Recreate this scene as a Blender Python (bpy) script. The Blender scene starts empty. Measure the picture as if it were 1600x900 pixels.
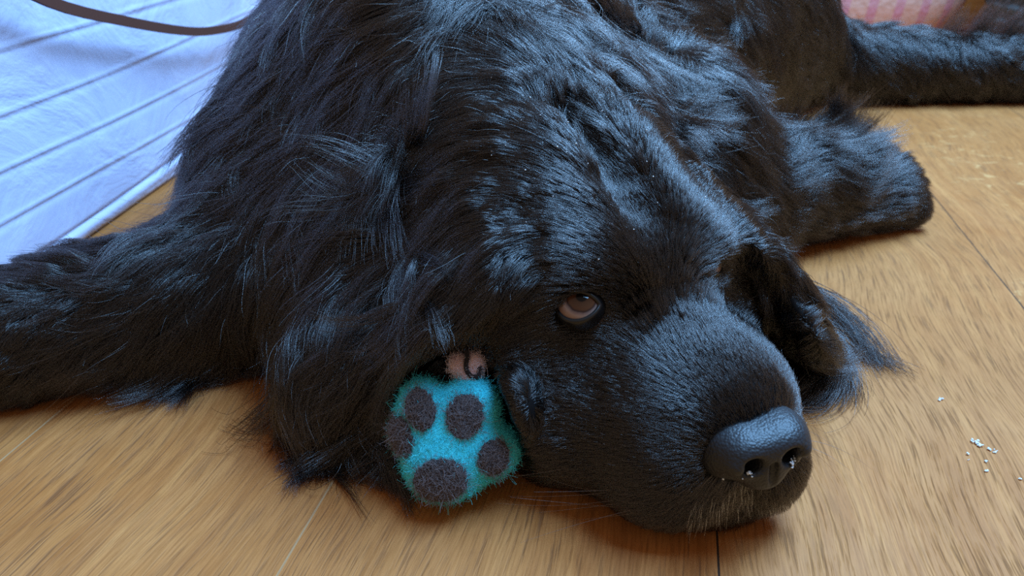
import bpy, math, random
import numpy as np
from mathutils import Vector, Matrix, kdtree

R = math.radians
rng = np.random.default_rng(7)
random.seed(7)
FUR = 1.0            # overall fur density
C = bpy.context.scene.collection
S = bpy.context.scene

# ------------------------------------------------------------------ camera, light, exposure
cam_d = bpy.data.cameras.new('camera'); cam = bpy.data.objects.new('camera', cam_d); C.objects.link(cam)
cam_d.sensor_width = 36; cam_d.lens = 27.0; cam_d.clip_start = .02; cam_d.clip_end = 60
cam.location = (0, 0, .36); cam.rotation_euler = (R(90 - 27.6), 0, 0)
cam_d.dof.use_dof = True; cam_d.dof.focus_distance = .49; cam_d.dof.aperture_fstop = 9.0
S.camera = cam
S.view_settings.view_transform = 'Standard'; S.view_settings.look = 'None'
S.view_settings.exposure = 0.14; S.view_settings.gamma = 1.0
S.view_settings.use_curve_mapping = False
S.cycles.use_denoising = False
S.cycles.max_bounces = 6

w = bpy.data.worlds.new('room_light'); S.world = w; w.use_nodes = True
bg = w.node_tree.nodes['Background']; bg.inputs[0].default_value = (1.0, .82, .68, 1); bg.inputs[1].default_value = .26

def area(name, loc, to, sx, sy, power, col):
    d = bpy.data.lights.new(name, 'AREA'); d.shape = 'RECTANGLE'; d.size = sx; d.size_y = sy
    d.energy = power; d.color = col
    o = bpy.data.objects.new(name, d); C.objects.link(o); o.location = loc
    o.rotation_euler = (Vector(to) - Vector(loc)).to_track_quat('-Z', 'Y').to_euler()
    return o
area('window_daylight', (1.05, 1.25, 2.0), (0, .55, 0), 1.15, .95, 118, (.25, .56, 1.0))
area('window_daylight_high', (.65, .35, 2.1), (0, .45, 0), .9, .8, 56, (.25, .56, 1.0))

# ------------------------------------------------------------------ helpers
def tag(o, label=None, cat=None, group=None, kind=None):
    if label: o['label'] = label
    if cat: o['category'] = cat
    if group: o['group'] = group
    if kind: o['kind'] = kind
    return o

def empty(name, loc=(0, 0, 0)):
    o = bpy.data.objects.new(name, None); C.objects.link(o); o.location = loc; o.empty_display_size = .05
    return o

def link(name, me, m=None, parent=None, smooth=True):
    if m is not None: me.materials.append(m)
    if smooth and len(me.polygons): me.polygons.foreach_set('use_smooth', [True] * len(me.polygons))
    o = bpy.data.objects.new(name, me); C.objects.link(o)
    if parent is not None:
        o.parent = parent
        o.matrix_parent_inverse = Matrix.Translation(-Vector(parent.location)) if parent.type == 'EMPTY' else Matrix()
    return o

def mesh(name, v, f, m=None, parent=None, smooth=True):
    me = bpy.data.meshes.new(name)
    me.from_pydata([tuple(map(float, p)) for p in v], [], [tuple(map(int, q)) for q in f]); me.update()
    return link(name, me, m, parent, smooth)

class NT:
    def __init__(s, name):
        s.m = bpy.data.materials.new(name); s.m.use_nodes = True
        s.t = s.m.node_tree; s.b = s.t.nodes['Principled BSDF']; s.out = s.t.nodes['Material Output']
    def n(s, ty, **k):
        x = s.t.nodes.new(ty)
        for a, v in k.items():
            if a.startswith('i_'):
                key = a[2:]; key = int(key) if key.isdigit() else key.replace('_', ' ')
                x.inputs[key].default_value = v
            else: setattr(x, a, v)
        return x
    def l(s, a, b): s.t.links.new(a, b)
    def math(s, op, a, b=None, c=None, clamp=False):
        x = s.t.nodes.new('ShaderNodeMath'); x.operation = op; x.use_clamp = clamp
        for i, v in enumerate((a, b, c)):
            if v is None: continue
            if isinstance(v, (int, float)): x.inputs[i].default_value = v
            else: s.l(v, x.inputs[i])
        return x.outputs[0]
    def mix(s, fac, a, b, mode='MIX'):
        x = s.t.nodes.new('ShaderNodeMix'); x.data_type = 'RGBA'; x.blend_type = mode
        for i, v in ((0, fac), (6, a), (7, b)):
            if isinstance(v, (int, float)): x.inputs[i].default_value = v
            elif isinstance(v, tuple): x.inputs[i].default_value = v if len(v) == 4 else (*v, 1)
            else: s.l(v, x.inputs[i])
        return x.outputs[2]
    def ramp(s, fac, stops, interp='LINEAR'):
        x = s.t.nodes.new('ShaderNodeValToRGB'); cr = x.color_ramp; cr.interpolation = interp
        while len(cr.elements) < len(stops): cr.elements.new(.5)
        for e, (p, c) in zip(cr.elements, stops):
            e.position = p; e.color = (c, c, c, 1) if isinstance(c, (int, float)) else (*c, 1)
        s.l(fac, x.inputs[0]); return x.outputs[0]
    def bump(s, h, strength=.3, dist=.001, normal=None):
        x = s.t.nodes.new('ShaderNodeBump'); x.inputs['Strength'].default_value = strength; x.inputs['Distance'].default_value = dist
        s.l(h, x.inputs['Height'])
        if normal is not None: s.l(normal, x.inputs['Normal'])
        s.l(x.outputs[0], s.b.inputs['Normal']); return x.outputs[0]
    def set(s, **k):
        for a, v in k.items(): s.b.inputs[a.replace('_', ' ')].default_value = v
        return s

def simple(name, col, rough=.6, spec=.4, **k):
    n = NT(name); n.set(Base_Color=(*col, 1), Roughness=rough); n.b.inputs['Specular IOR Level'].default_value = spec
    for a, v in k.items(): n.b.inputs[a.replace('_', ' ')].default_value = v
    return n.m

# ---- signed distance fields
def rot_to(ax, deg):
    return np.array(Matrix.Rotation(R(deg), 3, Vector(ax)))
def ell(P, c, r, M=None):
    q = P - np.array(c, np.float32)
    if M is not None: q = q @ M.astype(np.float32)        # M columns = local axes in world
    r = np.array(r, np.float32)
    k0 = np.sqrt(((q / r) ** 2).sum(-1)); k1 = np.sqrt(((q / (r * r)) ** 2).sum(-1))
    return k0 * (k0 - 1) / np.maximum(k1, 1e-6)
def cone(P, a, b, ra, rb):
    a = np.array(a, np.float32); b = np.array(b, np.float32); d = b - a
    t = np.clip(((P - a) @ d) / (d @ d), 0, 1)
    return np.linalg.norm(P - a - t[..., None] * d, axis=-1) - (ra + (rb - ra) * t)
def smin(a, b, k):
    h = np.maximum(k - np.abs(a - b), 0) / k
    return np.minimum(a, b) - h * h * k * .25
def smax(a, b, k): return -smin(-a, -b, k)

def nets(V, xs, ys, zs):
    """surface nets on a rectilinear grid of distances V -> verts, quads"""
    ins = V < 0
    nx, ny, nz = V.shape
    off = [(i, j, k) for i in (0, 1) for j in (0, 1) for k in (0, 1)]
    cnt = np.zeros((nx - 1, ny - 1, nz - 1), np.int8)
    for i, j, k in off: cnt += ins[i:nx - 1 + i, j:ny - 1 + j, k:nz - 1 + k]
    act = np.argwhere((cnt > 0) & (cnt < 8))
    idx = -np.ones(cnt.shape, np.int64); idx[tuple(act.T)] = np.arange(len(act))
    acc = np.zeros((len(act), 3)); n = np.zeros(len(act))
    G = [np.asarray(xs), np.asarray(ys), np.asarray(zs)]
    def pt(c): return np.stack([G[0][c[:, 0]], G[1][c[:, 1]], G[2][c[:, 2]]], 1)
    for a in off:
        for ax in range(3):
            if a[ax] == 1: continue
            b = list(a); b[ax] = 1
            ca = act + np.array(a); cb = act + np.array(b)
            va = V[tuple(ca.T)]; vb = V[tuple(cb.T)]
            m = (va < 0) != (vb < 0)
            t = (va / np.where(m, va - vb, 1))[:, None]
            p = pt(ca) * (1 - t) + pt(cb) * t
            acc[m] += p[m]; n[m] += 1
    verts = acc / n[:, None]
    quads = []
    for ax in range(3):
        sl0 = [slice(None)] * 3; sl1 = [slice(None)] * 3
        sl0[ax] = slice(0, -1); sl1[ax] = slice(1, None)
        ch = ins[tuple(sl0)] != ins[tuple(sl1)]
        e = np.argwhere(ch)
        u, v_ = [(1, 2), (2, 0), (0, 1)][ax]
        lim = np.array(cnt.shape)
        e = e[(e[:, u] > 0) & (e[:, v_] > 0) & (e[:, u] < lim[u]) & (e[:, v_] < lim[v_])]
        def c(du, dv):
            q = e.copy(); q[:, u] += du; q[:, v_] += dv
            return idx[tuple(q.T)]
        q = np.stack([c(-1, -1), c(0, -1), c(0, 0), c(-1, 0)], 1)
        fl = ~ins[tuple(e.T)]
        q[fl] = q[fl][:, ::-1]
        quads.append(q[(q >= 0).all(1)])
    return verts, np.concatenate(quads)

def net_mesh(name, V, xs, ys, zs, T=None):
    v, q = nets(V, xs, ys, zs)
    if T is not None: v = T(v)
    me = bpy.data.meshes.new(name)
    me.vertices.add(len(v)); me.vertices.foreach_set('co', v.astype(np.float32).ravel())
    me.loops.add(q.size); me.loops.foreach_set('vertex_index', q.astype(np.int32).ravel())
    me.polygons.add(len(q)); me.polygons.foreach_set('loop_start', np.arange(0, q.size, 4, dtype=np.int32))
    me.update(calc_edges=True); me.validate()
    return me, v, q

def grid(xs, ys, zs):
    return np.stack(np.meshgrid(xs, ys, zs, indexing='ij'), -1).astype(np.float32)

def axis(segs):
    out = []
    for a, b, st in segs:
        n = max(1, int(round((b - a) / st))); out += list(np.linspace(a, b, n, endpoint=False))
    out.append(segs[-1][1]); return np.array(out)

# ------------------------------------------------------------------ floor
BD = np.array([.225, 1.128]) / math.hypot(.225, 1.128)      # direction the boards run
BN = np.array([BD[1], -BD[0]])
SEAMS = [-1.45, -1.20, -.94, -.69, -.438, -.199, .0566, .357, .62, .87, 1.13, 1.4, 1.66]
def floor_mat():
    n = NT('oak_boards')
    tc = n.n('ShaderNodeTexCoord'); sx = n.n('ShaderNodeSeparateXYZ'); n.l(tc.outputs['Object'], sx.inputs[0])
    x, y = sx.outputs[0], sx.outputs[1]      # local: x across boards, y along
    cmb = n.n('ShaderNodeCombineXYZ')
    # board id
    bid = None
    for s in SEAMS:
        g = n.math('GREATER_THAN', x, s)
        bid = g if bid is None else n.math('ADD', bid, g)
    # seam distance
    dmin = None
    for s in SEAMS:
        d = n.math('ABSOLUTE', n.math('SUBTRACT', x, s))
        dmin = d if dmin is None else n.math('MINIMUM', dmin, d)
    n.l(n.math('ADD', x, n.math('MULTIPLY', bid, 3.7)), cmb.inputs[0])
    n.l(n.math('ADD', y, n.math('MULTIPLY', bid, 1.9)), cmb.inputs[1])
    n.l(bid, cmb.inputs[2])
    P = cmb.outputs[0]
    def noise(scale, vec, detail=3, rough=.5, dist=0.):
        q = n.n('ShaderNodeTexNoise'); q.inputs['Scale'].default_value = scale; q.inputs['Detail'].default_value = detail
        q.inputs['Roughness'].default_value = rough; q.inputs['Distortion'].default_value = dist
        n.l(vec, q.inputs['Vector']); return q.outputs['Fac']
    def mp(sc):
        q = n.n('ShaderNodeMapping'); q.inputs['Scale'].default_value = sc; n.l(P, q.inputs[0]); return q.outputs[0]
    # gentle wandering of the grain across the board
    wob = noise(1.0, mp((2.2, 1.6, 1)), 2)
    wob2 = noise(1.0, mp((9, 4.5, 1)), 2)
    xx = n.math('ADD', n.n('ShaderNodeSeparateXYZ').outputs[0], 0)
    sp = n.n('ShaderNodeSeparateXYZ'); n.l(P, sp.inputs[0])
    gx = n.math('ADD', sp.outputs[0], n.math('ADD', n.math('MULTIPLY', n.math('SUBTRACT', wob, .5), .12), n.math('MULTIPLY', n.math('SUBTRACT', wob2, .5), .02)))
    gc = n.n('ShaderNodeCombineXYZ'); n.l(gx, gc.inputs[0]); n.l(sp.outputs[1], gc.inputs[1]); n.l(bid, gc.inputs[2])
    def mg(sc):
        q = n.n('ShaderNodeMapping'); q.inputs['Scale'].default_value = sc; n.l(gc.outputs[0], q.inputs[0]); return q.outputs[0]
    rings = noise(1.0, mg((70, 2.0, 1)), 4, .6)
    broad = noise(1.0, mg((16, 1.2, 1)), 3)
    fine = noise(1.0, mg((640, 26, 1)), 4, .65)
    pores = noise(1.0, mg((430, 20, 1)), 3, .6)
    mott = noise(1.0, mp((14, 9, 1)), 4, .6)
    mott2 = noise(1.0, mp((3.5, 2.5, 1)), 2, .5)
    col = n.ramp(rings, [(.25, (.300, .082, .018)), (.48, (.500, .168, .042)), (.75, (.700, .275, .078))])
    col = n.mix(n.ramp(broad, [(.35, 0.), (.7, .55)]), col, (.400, .135, .032))
    col = n.mix(n.ramp(mott, [(.40, 0.), (.72, .5)]), col, (.620, .260, .090))
    col = n.mix(n.ramp(mott2, [(.35, .0), (.65, .5)]), col, (.470, .175, .048))
    col = n.mix(n.math('MULTIPLY', n.ramp(fine, [(.42, 0.), (.66, 1.)]), .60), col, (.280, .090, .020))
    pm = n.ramp(pores, [(.53, 0.), (.66, 1.)])
    pm = n.math('MULTIPLY', pm, n.ramp(broad, [(.3, .35), (.6, 1.)]))
    col = n.mix(n.math('MULTIPLY', pm, .62), col, (.130, .048, .020))
    # silvery rays
    ray = noise(1.0, mp((38, 75, 1)), 2, .5, 1.2)
    rm = n.math('MULTIPLY', n.ramp(ray, [(.60, 0.), (.66, 1.)]), n.ramp(noise(1.0, mp((4, 3, 1)), 1), [(.48, 0.), (.6, 1.)]))
    col = n.mix(n.math('MULTIPLY', n.math('MULTIPLY', rm, n.math('GREATER_THAN', x, .357)), .38), col, (.85, .46, .17))
    # board tone
    tone = n.n('ShaderNodeTexWhiteNoise', noise_dimensions='1D'); n.l(bid, tone.inputs['W'])
    hsv = n.n('ShaderNodeHueSaturation'); hsv.inputs['Saturation'].default_value = 1.0
    n.l(n.math('ADD', .93, n.math('MULTIPLY', tone.outputs[0], .14)), hsv.inputs['Value']); n.l(col, hsv.inputs['Color'])
    col = hsv.outputs[0]
    seam = n.math('LESS_THAN', dmin, .0007)
    pale = n.math('LESS_THAN', x, -.05)
    scol = n.mix(pale, (.055, .028, .016), (.46, .24, .11))
    col = n.mix(seam, col, scol)
    n.l(col, n.b.inputs['Base Color'])
    n.l(n.math('ADD', .55, n.math('MULTIPLY', pm, .25)), n.b.inputs['Roughness'])
    n.b.inputs['Specular IOR Level'].default_value = .2
    h = n.math('SUBTRACT', n.math('SUBTRACT', n.math('MULTIPLY', rings, .5), n.math('MULTIPLY', pm, .7)), n.math('MULTIPLY', seam, 1.5))
    n.bump(n.math('SUBTRACT', h, n.math('MULTIPLY', fine, .5)), .5, .0010)
    return n.m
fl = mesh('floor', [(-4, -4, 0), (6, -4, 0), (6, 8, 0), (-4, 8, 0), (-4, -4, -.05), (6, -4, -.05), (6, 8, -.05), (-4, 8, -.05)],
          [(0, 1, 2, 3), (7, 6, 5, 4), (0, 4, 5, 1), (1, 5, 6, 2), (2, 6, 7, 3), (3, 7, 4, 0)], floor_mat(), smooth=False)
fl.rotation_euler = (0, 0, -math.atan2(BD[0], BD[1]))
tag(fl, kind='structure')

# ------------------------------------------------------------------ the dog: body field
E0 = np.array([.092, .433, 0.0]); YAW = R(30)
HF = np.array([math.sin(YAW), -math.cos(YAW), 0]); HR = np.array([math.cos(YAW), math.sin(YAW), 0]); HZ = np.array([0, 0, 1.])
def H(a, b, z): return E0 + a * HF + b * HR + z * HZ
HM = np.stack([HF, HR, HZ], 1)
def hm(pitch=0, yaw=0, roll=0):
    return HM @ rot_to((0, 0, 1), yaw) @ rot_to((0, 1, 0), pitch) @ rot_to((1, 0, 0), roll)

NY = R(-15); NO = np.array([.078, 0, .004])
def N2(a, b, z):      # nose frame -> head frame (a, b, z)
    a2, b2 = a - .085, b
    return (.085 + a2 * math.cos(NY) - b2 * math.sin(NY), a2 * math.sin(NY) + b2 * math.cos(NY), z + .005)
def HN(a, b, z): return H(*N2(a, b, z))
def N3(a, b, z):      # the nose itself: tipped up and rolled a little
    b = b * .94; a1, z1 = a - .095, (z - .066) * .84; c_, s_ = math.cos(R(14)), math.sin(R(14))
    a2, z2 = a1 * c_ - z1 * s_, a1 * s_ + z1 * c_
    c_, s_ = math.cos(R(6)), math.sin(R(6))
    b3, z3 = b * c_ - z2 * s_, b * s_ + z2 * c_
    return N2(.095 + a2, b3, .0725 + z3)
def HM3(a, b, z): return H(*N3(a, b, z))
PADS = ((-.0210, .0225, .0105, .0145, 8), (.0085, .0180, .0125, .0150, -12), (.0270, -.0105, .0105, .0128, -12), (-.0355, .0040, .0090, .0145, 12), (-.0085, -.0245, .0185, .0158, 8))
EYE = {s: np.array((.000, s * .046, .128)) for s in (-1, 1)}
def unit(v): return v / (np.linalg.norm(v, axis=-1, keepdims=True) + 1e-9)
# the felt toy leans in a hollow of the dog's neck
PW = np.array([-.0375, .393, .0455])          # centre of the paw
fz_ = unit(np.array([.03, -.80, .42])); fx_ = unit(np.cross((0, 0, 1), -fz_) * -1); fx_ = unit(np.cross(np.array([0, 0, 1.]), fz_)); fy_ = np.cross(fz_, fx_)
PM = np.stack([fx_, fy_, fz_], 1)
def body_sdf(P):
    d = None
    def add(x, k):
        nonlocal d
        d = x if d is None else smin(d, x, k)
    # trunk
    add(cone(P, (-.06, .92, .16), (.385, 1.42, .15), .19, .165), .05)
    add(ell(P, (-.07, .86, .14), (.22, .24, .17)), .06)
    add(ell(P, (-.20, .70, .09), (.085, .12, .10)), .07)
    add(ell(P, (.16, .80, .11), (.09, .12, .11)), .06)
    add(cone(P, (-.10, .57, .09), (-.112, .478, .045), .075, .05), .05)
    add(cone(P, H(-.13, 0, .13), (-.05, .74, .16), .105, .17), .05)
    add(cone(P, H(-.15, -.06, .07), (-.17, .68, .09), .06, .09), .06)
    # fore legs
    add(cone(P, (-.19, .60, .065), (-.40, .518, .044), .060, .046), .04)
    add(cone(P, (-.40, .518, .046), (-.62, .47, .042), .045, .040), .03)
    add(ell(P, (-.68, .47, .035), (.06, .048, .036)), .03)
    add(cone(P, (.17, .75, .07), (.36, .835, .055), .066, .052), .04)
    add(ell(P, (.42, .865, .039), (.064, .052, .041)), .03)
    for k in (-.028, 0, .028): add(ell(P, (.466, .868 + k, .024), (.022, .015, .021)), .010)
    # hind quarter
    add(ell(P, (.42, 1.46, .105), (.15, .16, .115)), .06)
    add(cone(P, (.55, 1.46, .070), (.98, 1.46, .055), .070, .052), .05)
    add(ell(P, (1.08, 1.46, .05), (.09, .055, .05)), .03)
    # head
    add(ell(P, H(-.090, 0, .118), (.105, .088, .088), hm(12)), .04)
    add(ell(P, H(-.035, -.036, .142), (.045, .036, .032)), .025)
    add(ell(P, H(-.035, .036, .142), (.045, .036, .032)), .025)
    for s in (-1, 1):
        add(ell(P, H(-.055, s * .062, .068), (.07, .046, .066)), .03)
    add(ell(P, H(-.035, 0, .045), (.09, .07, .045)), .03)
    # muzzle
    for s in (-1, 1): add(cone(P, H(-.01, s * .012, .094), H(.068, s * .008, .078), .036, .027), .02)
    add(ell(P, H(.040, .004, .064), (.060, .068, .054), HM), .02)
    for s in (-1, 1):
        add(ell(P, H(.039, s * .034, .044), (.048, .034, .042), hm(0, s * 6)), .014)
        add(ell(P, H(.0, s * .050, .046), (.055, .036, .046)), .02)
        add(ell(P, HN(.079, s * .025, .036), (.022, .028, .031), hm(0, -15 + s * 12)), .010)
    add(ell(P, HN(.062, 0, .012), (.030, .032, .016), hm(0, -15)), .010)
    # cheek fold by the toy
    add(ell(P, H(-.010, -.098, .072), (.021, .017, .026), hm(0, -20)), .006)
    # furrow and stop, sockets, lip groove
    d = smax(d, -cone(P, H(.01, 0, .172), H(-.11, -.004, .222), .006, .006), .035)
    for s in (-1, 1):
        d = smax(d, -ell(P, H(EYE[s][0] + .006, s * .057, .132), (.016, .014, .011)), .012)
    d = smax(d, -cone(P, HN(.114, 0, .046), HN(.107, 0, .006), .002, .0045), .006)
    # ears
    def ear(s, pts, wid):
        nonlocal d
        for i in range(len(pts) - 1):
            a, b = np.array(H(*pts[i])), np.array(H(*pts[i + 1]))
            ax = b - a; L = np.linalg.norm(ax); ax /= L
            out = (a + b) / 2 - H(-.09, 0, .08); out -= ax * (out @ ax); out /= np.linalg.norm(out)
            M = np.stack([ax, np.cross(out, ax), out], 1)
            d = smin(d, ell(P, (a + b) / 2, (L * .62, wid[i], .012), M), .012)
    ear(-1, [(-.080, -.085, .172), (-.070, -.128, .112), (-.058, -.142, .038)], [.052, .054])
    ear(1, [(-.070, .085, .165), (-.030, .134, .100), (-.004, .166, .035)], [.052, .050])
    d = smax(d, -ell(P, PW + PM @ np.array([.001, .001, -.002]), (.050, .053, .028), PM), .012)
    d = smax(d, -cone(P, PW + PM @ np.array([.000, .004, .022]), PW + PM @ np.array([-.012, .012, .12]), .037, .045), .014)
    d = smax(d, -ell(P, PW + PM @ np.array([.0105, .0475, .0]), (.017, .019, .020), PM), .008)
    d = smax(d, -cone(P, PW + PM @ np.array([.010, .050, .01]), PW + PM @ np.array([.004, .075, .08]), .017, .024), .010)
    return smax(d, .003 - P[..., 2], .004)

xs = axis([(-.80, -.20, .014), (-.20, -.06, .006), (-.06, .24, .0032), (.24, .50, .007), (.50, 1.22, .014)])
ys = axis([(.28, .56, .0032), (.56, .66, .005), (.66, .95, .009), (.95, 1.72, .014)])
zs = axis([(-.012, .225, .0035), (.225, .40, .008)])
GP = grid(xs, ys, zs)
GV = np.empty(GP.shape[:3], np.float32)
for i in range(0, GP.shape[0], 24): GV[i:i + 24] = body_sdf(GP[i:i + 24])
del GP
def field(P):
    """distance and gradient of the body field at points P by trilinear lookup"""
    G = (xs, ys, zs); ii = []; tt = []; hh = []
    for a in range(3):
        g = G[a]; x = np.clip(P[:, a], g[0] + 1e-6, g[-1] - 1e-6)
        i = np.clip(np.searchsorted(g, x) - 1, 0, len(g) - 2)
        h = g[i + 1] - g[i]; ii.append(i); hh.append(h); tt.append((x - g[i]) / h)
    i, j, k = ii; u, v, w_ = tt
    c = {(a, b, e): GV[i + a, j + b, k + e] for a in (0, 1) for b in (0, 1) for e in (0, 1)}
    def lx(b, e): return c[0, b, e] * (1 - u) + c[1, b, e] * u
    def ly(e): return lx(0, e) * (1 - v) + lx(1, e) * v
    val = ly(0) * (1 - w_) + ly(1) * w_
    dx = sum((c[1, b, e] - c[0, b, e]) * (v if b else 1 - v) * (w_ if e else 1 - w_) for b in (0, 1) for e in (0, 1)) / hh[0]
    dy = ((lx(1, 0) - lx(0, 0)) * (1 - w_) + (lx(1, 1) - lx(0, 1)) * w_) / hh[1]
    dz = (ly(1) - ly(0)) / hh[2]
    g = np.stack([dx, dy, dz], 1); g /= np.linalg.norm(g, axis=1)[:, None] + 1e-9
    return val, g

skin = NT('black_skin'); skin.set(Base_Color=(.006, .0055, .006, 1), Roughness=.6); skin.b.inputs['Specular IOR Level'].default_value = .15
dog = empty('newfoundland_dog', (.0, .8, 0))
tag(dog, 'large black long-haired dog lying with its chin flat on the wooden floor', 'dog')
me, BV, BQ = net_mesh('body', GV, xs, ys, zs)
body = link('body', me, skin.m, dog)
#BODY_END

# nose, built fine in head coordinates (a forward, b across, z up)
def TH(v):
    a, b, z = N3(v[:, :1], v[:, 1:2], v[:, 2:3] - .002)
    return E0 + a * HF + b * HR + z * HZ
nxs, nys, nzs = np.arange(.066, .130, .0009), np.arange(-.042, .0425, .0009), np.arange(.030, .106, .0009)
P = grid(nxs, nys, nzs)
d = ell(P, (.094, 0, .0755), (.025, .026, .0135))
for s in (-1, 1):
    d = smin(d, ell(P, (.098, s * .017, .069), (.020, .0145, .0165)), .018)
    d = smin(d, ell(P, (.092, s * .024, .064), (.018, .0095, .012)), .006)
d = smin(d, ell(P, (.100, 0, .058), (.017, .017, .018)), .010)
d = smin(d, ell(P, (.100, 0, .050), (.013, .012, .010)), .008)
for s in (-1, 1):
    d = smax(d, -cone(P, (.122, s * .0125, .0655), (.101, s * .0150, .067), .0072, .0050), .0035)
    d = smax(d, -cone(P, (.119, s * .017, .0615), (.108, s * .032, .0570), .0036, .0022), .003)
    d = smin(d, ell(P, (.112, s * .0215, .0670), (.0065, .0055, .0062)), .004)
d = smax(d, -cone(P, (.1185, 0, .064), (.1155, 0, .036), .0026, .0026), .0015)
n = NT('nose_leather'); n.set(Base_Color=(.012, .0125, .015, 1), Roughness=.5); n.b.inputs['Specular IOR Level'].default_value = .5
tc = n.n('ShaderNodeTexCoord')
v1 = n.n('ShaderNodeTexVoronoi'); v1.inputs['Scale'].default_value = 620; n.l(tc.outputs['Object'], v1.inputs[0])
n.bump(n.math('MULTIPLY', v1.outputs['Distance'], -1.0), .55, .0006)
me, _, _ = net_mesh('nose', d, nxs, nys, nzs, TH)
nose = link('nose', me, n.m, dog)

# wet beads round the nostrils, their bright glints painted in as pale colour
wet = NT('wet_glint_beads'); wet.set(Base_Color=(.75, .80, .85, 1), Roughness=.08); wet.b.inputs['Specular IOR Level'].default_value = .8
def blobs(name, pts, rads, m, parent, sub=1):
    import bmesh
    bm = bmesh.new()
    for p, r in zip(pts, rads):
        g = bmesh.ops.create_icosphere(bm, subdivisions=sub, radius=r)
        M_ = Matrix.Rotation(random.random() * 6, 3, Vector((random.random(), random.random(), 1)).normalized())
        sc = [random.uniform(.7, 1.3) for _ in range(3)]
        for v in g['verts']:
            q = M_ @ Vector((v.co.x * sc[0], v.co.y * sc[1], v.co.z * sc[2])); v.co = q + Vector(p)
    me = bpy.data.meshes.new(name); bm.to_mesh(me); bm.free()
    return link(name, me, m, parent)
def on_field(a, b, z):
    p = np.array([H(a, b, z)])
    for _ in range(3):
        dd, g = field(p); p = p - dd[:, None] * g
    return p[0]
for s, cnt in ((-1, 34), (1, 40)):
    pts, rr = [], []
    for i in range(cnt):
        t = random.random(); bb = s * (.012 + .016 * t)
        pts.append(HM3(.1165 - .011 * t + random.gauss(0, .0007), bb, .0583 - .002 * t + random.gauss(0, .0016))); rr.append(random.uniform(.0003, .0009))
    tag(blobs('wet_droplet', pts, rr, wet.m, dog), 'wet droplets under the nostril, glints painted pale', kind='stuff')

# eyes
def eye_mat(gz):
    n = NT('eye_surface'); n.set(Roughness=.05); n.b.inputs['Specular IOR Level'].default_value = .25
    tc = n.n('ShaderNodeTexCoord'); dp = n.n('ShaderNodeVectorMath', operation='DOT_PRODUCT')
    nm = n.n('ShaderNodeVectorMath', operation='NORMALIZE'); n.l(tc.outputs['Object'], nm.inputs[0]); n.l(nm.outputs[0], dp.inputs[0])
    dp.inputs[1].default_value = gz
    ang = n.math('ARCCOSINE', dp.outputs['Value'])
    no = n.n('ShaderNodeTexNoise'); no.inputs['Scale'].default_value = 300; n.l(tc.outputs['Object'], no.inputs[0])
    a2 = n.math('ADD', ang, n.math('MULTIPLY', n.math('SUBTRACT', no.outputs['Fac'], .5), .06))
    col = n.ramp(n.math('DIVIDE', a2, 1.6), [(.13, (.004, .003, .003)), (.17, (.060, .022, .010)), (.35, (.085, .030, .013)), (.40, (.03, .014, .012)), (.44, (.16, .10, .085)), (.52, (.33, .22, .18)), (.9, (.22, .11, .09))])
    n.l(col, n.b.inputs['Base Color']); pass
    return n.m
lidm = simple('eyelid_skin', (.008, .007, .007), .32, .5)
def make_eye(s):
    c = H(EYE[s][0] - (.0070 if s < 0 else .0150), s * (.053 if s < 0 else .049), EYE[s][2] + .003); rad = .0150
    out = np.array(H(.55, s * .75, .55) - E0); out /= np.linalg.norm(out)
    up = np.array([0, 0, 1.]) - out * out[2]; up /= np.linalg.norm(up)
    ri = np.cross(up, out)              # to the viewer's right when looking at the eye
    a = R(-14) ; ri, up = ri * math.cos(a) - up * math.sin(a), up * math.cos(a) + ri * math.sin(a)
    v, f = [], []
    N, M_ = 32, 18
    for i in range(M_ + 1):
        th = math.pi * .62 * i / M_
        for j in range(N):
            ph = 2 * math.pi * j / N
            v.append(rad * (out * math.cos(th) + math.sin(th) * (ri * math.cos(ph) + up * math.sin(ph))))
    for i in range(M_):
        for j in range(N): f.append((i * N + j, i * N + (j + 1) % N, (i + 1) * N + (j + 1) % N, (i + 1) * N + j))
    g = out + ri * .30 + up * .42; g /= np.linalg.norm(g)
    o = mesh('eyeball', v, f, eye_mat(tuple(g)), None)
    o.location = c; o.parent = dog; o.matrix_parent_inverse = Matrix.Translation(-Vector(dog.location))
    # lids: almond rings lying on the ball, blending out into the face
    v, f = [], []
    N = 48; rings = [(1.0, .0001), (1.02, .0012), (1.1, .0018), (1.22, .0018), (1.4, .0014), (1.7, .0010), (2.1, .0006), (2.6, .000), (3.1, -.001)]
    for k, (sc, lift) in enumerate(rings):
        for j in range(N):
            ph = 2 * math.pi * j / N
            yy = math.sin(ph)
            x = .0142 * math.cos(ph) * (1 + (sc - 1) * .55)
            y = ((.0074 if yy > 0 else .0086) * np.sign(yy) * abs(yy) ** 1.45) * (1 + (sc - 1) * 1.15) + .0004
            th = min(math.hypot(x, y) / rad, 1.75); ps = math.atan2(y, x)
            v.append(c + (rad + lift) * (out * math.cos(th) + math.sin(th) * (ri * math.cos(ps) + up * math.sin(ps))))
    for k in range(len(rings) - 1):
        for j in range(N): f.append((k * N + j, k * N + (j + 1) % N, (k + 1) * N + (j + 1) % N, (k + 1) * N + j))
    return mesh('eyelid', v, f, lidm, dog)
for s in (-1, 1): make_eye(s)

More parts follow.
